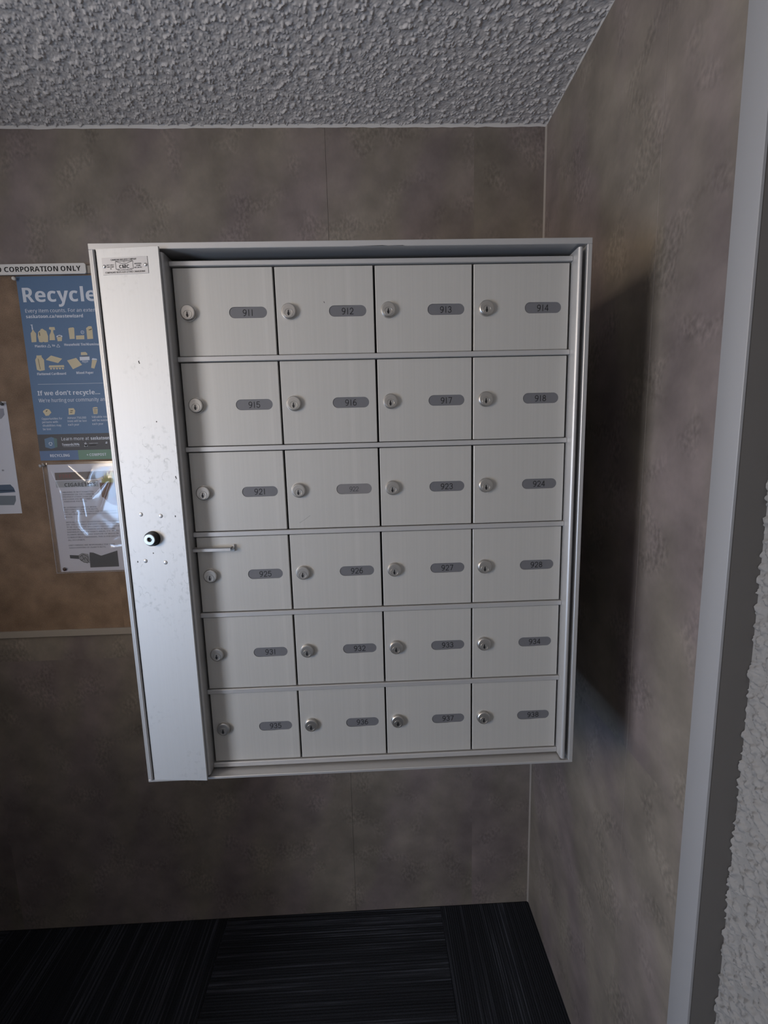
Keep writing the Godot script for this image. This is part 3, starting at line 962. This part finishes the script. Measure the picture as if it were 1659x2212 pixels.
	light.append([[184.5, -446.0], [186.5, -440.0], [190.5, -440.5], [190.0, -445.5], [186.5, -449.0]])
	up.call(print_shapes("pale_picture", light, pale, p), z)
	var dark := [[[90.5, -153.4], [98.5, -153.4], [98.0, -155.6], [91.0, -155.6]], [[41.5, -144.0], [43.8, -142.5], [44.0, -152.0], [41.8, -152.4]], [[173.5, -139.2], [183.5, -135.5], [183.4, -138.6], [176.0, -140.2]], [[29.6, -211.0], [31.0, -213.0], [33.0, -240.0], [31.6, -240.0]], [[148.6, -206.9], [166.4, -206.5], [166.4, -208.0], [148.6, -208.4]], [[164.8, -350.4], [165.8, -350.4], [165.8, -361.5], [164.8, -361.5]], [[168.6, -350.4], [169.6, -350.4], [169.6, -361.5], [168.6, -361.5]], [[99.0, -352.0], [106.0, -351.5], [106.0, -354.0], [99.0, -354.0]], [[97.5, -356.5], [104.0, -356.5], [104.0, -358.5], [97.5, -358.5]], [[32.0, -352.0], [36.0, -349.5], [37.0, -351.0], [33.0, -355.5]]]
	up.call(print_shapes("picture_detail", dark, mat(rgb(96, 88, 70), 0.6), p), z + 0.00012)
	# blue collection cart
	up.call(print_shapes("cart_picture", [[[17.8, -451.7], [33.1, -456.3], [44.0, -454.0], [44.0, -426.0], [37.4, -423.6], [18.1, -428.7]]], mat(rgb(92, 118, 144), 0.6), p), z + 0.00012)
	up.call(print_shapes("cart_side_picture", [[[44.0, -454.0], [51.0, -451.9], [52.6, -428.8], [44.0, -426.0]]], mat(rgb(86, 114, 112), 0.6), p), z + 0.00012)
	var st := begin()
	for e in [[88.2, -169.6 - 10.2], [63.7, -179.8]]:
		var c := Vector2(e[0], e[1]) * 0.001
		add_stroke(st, PackedVector2Array([c + Vector2(-0.0044, -0.0024), c + Vector2(0, 0.0046), c + Vector2(0.0044, -0.0024), c + Vector2(-0.0044, -0.0024)]), 0.0010, 0.00012)
	for k in 3:
		var a0 := 90.0 + 120.0 * k
		add_stroke(st, arc(Vector2(0.0334, -0.4425), 0.0042, 0.0042, a0 + 18, a0 + 100, 4), 0.0016, 0.0003)
	add_stroke(st, arc(Vector2(0.1575, -0.1450), 0.0042, 0.0042, 200, 560, 14), 0.0009, 0.00012)
	add_stroke(st, arc(Vector2(0.1575, -0.1455), 0.0018, 0.0018, 0, 270, 8), 0.0007, 0.00012)
	up.call(part("recycling_marks", st.commit(), pale, p), z)
	# words: text, left, base line, width, capital height, bold
	for t in [
		["Recycle", 11.5, -65.4, 194.0, 36.5, true], ["Every item counts. For an extended", 13.0, -92.0, 208.5, 9.0, false], ["saskatoon.ca/wastewizard", 13.2, -106.3, 150.7, 8.4, true],
		["Plastics", 26.2, -182.2, 29.7, 6.4, true], ["to", 72.1, -180.6, 7.8, 6.0, true], ["Household Tin/Aluminum", 105.0, -179.6, 99.0, 6.4, true],
		["Flattened Cardboard", 22.2, -255.6, 77.8, 6.4, true], ["Mixed Paper", 128.1, -254.4, 46.4, 6.4, true],
		["If we don’t recycle...", 16.2, -309.8, 169.6, 12.0, true], ["We’re hurting our community and", 16.4, -328.4, 187.5, 9.8, false],
		["Opportunities for", 18.2, -376.1, 56.4, 5.8, false], ["persons with", 18.3, -385.3, 42.7, 5.8, false], ["disabilities may", 18.4, -394.8, 51.1, 5.8, false], ["be lost", 18.0, -404.6, 22.0, 5.8, false],
		["Almost 750,000", 88.4, -375.3, 51.6, 5.8, false], ["trees will be lost", 87.8, -384.0, 52.6, 5.8, false], ["each year", 88.0, -393.8, 30.7, 5.8, false],
		["Valuable resources", 155.3, -374.0, 64.0, 5.8, false], ["will be wasted", 155.1, -383.3, 47.0, 5.8, false], ["each year", 154.7, -393.2, 30.5, 5.8, false],
		["Learn more at", 64.9, -434.2, 76.0, 9.2, false], ["saskatoon.ca", 145.5, -434.2, 66.0, 9.0, true], ["Towards70%", 64.4, -449.0, 48.1, 6.6, true],
		["RECYCLING", 27.9, -479.4, 53.8, 7.4, true], ["+ COMPOST", 129.1, -479.4, 54.4, 7.4, true],
	]:
		lettering("lettering", t[0], Vector3(t[1], t[2], 0) * 0.001 + Vector3(0, 0, z if t[2] > -416 else z + 0.0001), t[3] * 0.001, t[4] * 0.001, pale, p, t[5])

func fire_notice() -> void:
	var p := thing("notice", "white cigarette fire safety notice inside the creased plastic sleeve", "notice", Vector3(-1.4130, 1.5350, 0.0086))
	part("sheet", box_mesh(Vector3(0, -0.313, 0), Vector3(0.222, 0, 0.0003), 0.0001), mat(rgb(186, 186, 196), 0.85), p)
	var z := Vector3(0, 0, 0.0003)
	print_shapes("title_band", [[[17.7, -23.2], [222, -21.0], [222, -43.5], [18.0, -44.4]]], mat(rgb(92, 78, 70), 0.8), p).position += z
	print_shapes("grey_band", [[[17.3, -46.5], [136, -46.5], [136, -65.4], [17.6, -65.4]]], mat(rgb(146, 148, 152), 0.8), p).position += z
	# potted plant picture
	var pot := [[141, -55]]
	for k in 9:
		var a := deg_to_rad(180.0 + 14.0 * k)
		pot.append([190.0 + 49.0 * cos(a), -74.0 + 49.0 * sin(a)])
	pot.append([222, -112])
	pot.append([222, -55])
	print_shapes("pot_picture", [pot], mat(rgb(122, 84, 68), 0.8), p).position += z
	print_shapes("pot_rim_picture", [[[140, -55], [142, -96], [148, -98], [222, -98], [222, -55]]], mat(rgb(112, 84, 66), 0.8), p).position += z * 1.4
	print_shapes("plant_picture", [[[146, -55], [148, -38], [153, -46], [156, -24], [160, -38], [166, -18], [169, -34], [176, -20], [182, -30], [190, -20], [200, -26], [222, -22], [222, -55]]], mat(rgb(150, 148, 88), 0.8), p).position += z * 1.8
	lettering("lettering", "FIRE", Vector3(0.030, -0.0385, 0.0004), 0.034, 0.0100, mat(rgb(122, 66, 56), 0.8), p, true)
	lettering("lettering", "CIGARETTES", Vector3(0.0414, -0.0637, 0.0004), 0.0871, 0.0105, M.ink, p, true)
	for t in [
		["SMOKING IS NOT PERMITTED", 32.3, -81.4, 88], ["ANYWHERE ON THE COMMON", 32.4, -88.2, 87], ["PROPERTY OTHER THAN ON", 32.4, -94.9, 82], ["EXCLUSIVE USE BALCONIES", 32.6, -101.6, 80], ["AND/OR PATIOS.", 33.0, -108.4, 66],
		["BE EXTREMELY CAREFUL WHEN", 30.5, -125.3, 92], ["DISPOSING OF CIGARETTE BUTTS.", 30.5, -131.9, 97], ["FIRES CAN START WITH ONLY ONE CIGARETTE BUTT", 30.3, -138.5, 150], ["FLICKED OR BEING BLOWN ONTO DRY GRASS, SHRUBS", 30.5, -145.2, 152], ["MULCH.", 30.8, -153.1, 22],
		["WITH ALL THE PAST DEVASTATING FIRES WE CANNOT", 31.7, -168.5, 156], ["SAY THIS STRONGLY ENOUGH. CIGARETTES ARE NOT", 31.7, -175.5, 156], ["TO BE FLICKED OFF BALCONIES AND/OR PATIOS OR", 31.5, -182.8, 156], ["THROWN ON ANY COMMON AREAS INCLUDING", 31.5, -190.1, 138], ["SIDEWALKS AND ENTRANCE AREAS, ETC. BUTTS", 31.4, -197.4, 148], ["FLOWER BEDS. PLEASE DISPOSE OF BUTTS IN", 31.4, -205.0, 146], ["COMBUSTIBLE CONTAINERS. THIS IS FOR SAFETY OF", 31.4, -213.0, 154], ["ALL OCCUPANTS.", 31.4, -221.1, 49],
		["UNIT OWNERS ARE RESPONSIBLE FOR THEIR", 31.1, -236.5, 132], ["GUESTS DISPOSING OF CIGARETTE BUTTS.", 31.7, -243.9, 105],
	]:
		lettering("lettering", t[0], Vector3(t[1], t[2], 0.3) * 0.001, t[3] * 0.001, 0.0040, mat(rgb(62, 62, 70), 0.8), p)
	# photographs at the foot: a lit butt and a dark ground
	var grim := mat(rgb(60, 62, 66), 0.8)
	print_shapes("dark_picture", [[[88, -257], [98, -258], [120, -268], [168, -254], [168, -302], [85, -302.5], [86, -268]]], grim, p).position += z
	print_shapes("butt_picture", [[[30, -263], [55.6, -265], [55.8, -276], [30.4, -273]]], mat(rgb(52, 54, 60), 0.8), p).position += z
	print_shapes("smoke_picture", [[[55.6, -264], [66, -258], [84, -262], [86, -284], [78, -290], [60, -282], [55.8, -276]]], mat(rgb(128, 128, 132), 0.8), p).position += z
	var st := begin()
	for e in [[[58, -270], [70, -262], [82, -270], [80, -284]], [[62, -280], [74, -272], [84, -288]], [[58, -276], [68, -286], [80, -288]], [[64, -264], [72, -280]]]:
		var l := PackedVector2Array()
		for q in e:
			l.append(Vector2(q[0], q[1]) * 0.001)
		add_stroke(st, l, 0.0016, 0.0002)
	part("smoke_lines", st.commit(), grim, p, z)
	# creased clear sleeve over it
	var w := 0.246
	var h := 0.323
	var nx := 150
	var ny := 190
	var creases := [[0.062, 0.322, 0.118, 0.262, 0.0016], [0.118, 0.262, 0.180, 0.270, 0.0022], [0.118, 0.262, 0.135, 0.296, 0.0012], [0.180, 0.270, 0.128, 0.222, 0.0024], [0.182, 0.262, 0.150, 0.190, 0.0024], [0.150, 0.190, 0.110, 0.160, 0.0016], [0.078, 0.178, 0.072, 0.146, 0.0026], [0.072, 0.146, 0.100, 0.108, 0.0024], [0.195, 0.140, 0.175, 0.118, 0.0020], [0.186, 0.122, 0.136, 0.078, 0.0030], [0.150, 0.050, 0.166, 0.072, 0.0026], [0.166, 0.072, 0.210, 0.076, 0.0028], [0.180, 0.090, 0.215, 0.102, 0.0036], [0.020, 0.300, 0.040, 0.240, 0.0010], [0.040, 0.240, 0.044, 0.160, 0.0009], [0.036, 0.060, 0.060, 0.020, 0.0014], [0.100, 0.215, 0.104, 0.165, 0.0010]]
	var soft := noise(71, 14.0, 2)
	var hs := []
	for j in ny + 1:
		for i in nx + 1:
			var q := Vector2(w * i / nx, h * j / ny)
			var v := 0.0011 + 0.0003 * soft.get_noise_2d(q.x, q.y)
			for c in creases:
				var d := q.distance_to(Geometry2D.get_closest_point_to_segment(q, Vector2(c[0], c[1]), Vector2(c[2], c[3])))
				v += c[4] * 0.45 * exp(-d / (0.0028 if c[4] < 0.0023 else 0.0048))
			var edge := minf(minf(q.x, w - q.x), minf(q.y, h - q.y))
			hs.append(maxf(v, 0.0002) * smoothstep(0.0, 0.014, edge) + 0.0003 * sin(q.y * 300.0) * float(q.x < 0.012) + 0.0002)
	st = begin()
	for j in ny:
		for i in nx:
			var v := []
			for e in [[0, 0], [1, 0], [1, 1], [0, 1]]:
				var at: int = (j + e[1]) * (nx + 1) + i + e[0]
				v.append(Vector3(w * (i + e[0]) / nx, h * (j + e[1]) / ny, hs[at]))
			st.set_smooth_group(0)
			for k in [0, 2, 1, 0, 3, 2]:
				st.set_uv(Vector2(v[k].x, v[k].y))
				st.add_vertex(v[k])
	st.index()
	st.generate_normals()
	var film := mat(Color(1, 1, 1, 0.05), 0.12, 0.0, 0.6)
	film.transparency = BaseMaterial3D.TRANSPARENCY_ALPHA
	var s := thing("plastic_sleeve", "clear creased plastic sleeve below the blue poster holding the cigarette notice", "plastic sleeve", Vector3(-1.4264, 1.2182, 0.0094))
	part("film", st.commit(), film, s)
	st = begin()
	add_box(st, Vector3(0.0, 0.0, -0.0007), Vector3(0.0016, h, 0.0004), 0.0002)
	add_box(st, Vector3(0.0, 0.0, -0.0007), Vector3(w, 0.0014, 0.0004), 0.0002)
	add_box(st, Vector3(0.0115, 0.0, -0.0007), Vector3(0.0122, h, 0.0002), 0.0002)
	var weld := mat(Color(0.75, 0.75, 0.78, 0.35), 0.3)
	weld.transparency = BaseMaterial3D.TRANSPARENCY_ALPHA
	part("welded_edge", st.commit(), weld, s)

func left_sheet() -> void:
	var p := thing("paper_sheet", "white printed sheet cut off by the left edge on the cork board", "paper", Vector3(-1.716, 1.7122, 0.0083))
	part("sheet", box_mesh(Vector3(0, -0.3135, 0), Vector3(0.215, 0, 0.0004), 0.0001), M.paper, p)
	var z := Vector3(0, 0, 0.0004)
	print_shapes("outline_picture", [[[150, -18], [206, -19], [206, -36], [197, -46], [150, -60]]], mat(rgb(140, 142, 152), 0.85), p).position += z
	print_shapes("blue_picture", [[[60, -231], [194, -230], [202, -240], [205, -252], [60, -258]]], mat(rgb(82, 96, 114), 0.85), p).position += z
	print_shapes("grey_picture", [[[60, -259], [204, -262], [203, -276], [196, -289], [60, -286]]], mat(rgb(112, 120, 128), 0.85), p).position += z
	print_shapes("print_stripe", [[[60, -244], [203, -245], [203, -249], [60, -248]]], mat(rgb(56, 68, 86), 0.85), p).position += z * 1.5
	lettering("lettering", "SU", Vector3(0.1765, -0.1915, 0.0004), 0.0055, 0.0042, M.ink_soft, p, true)
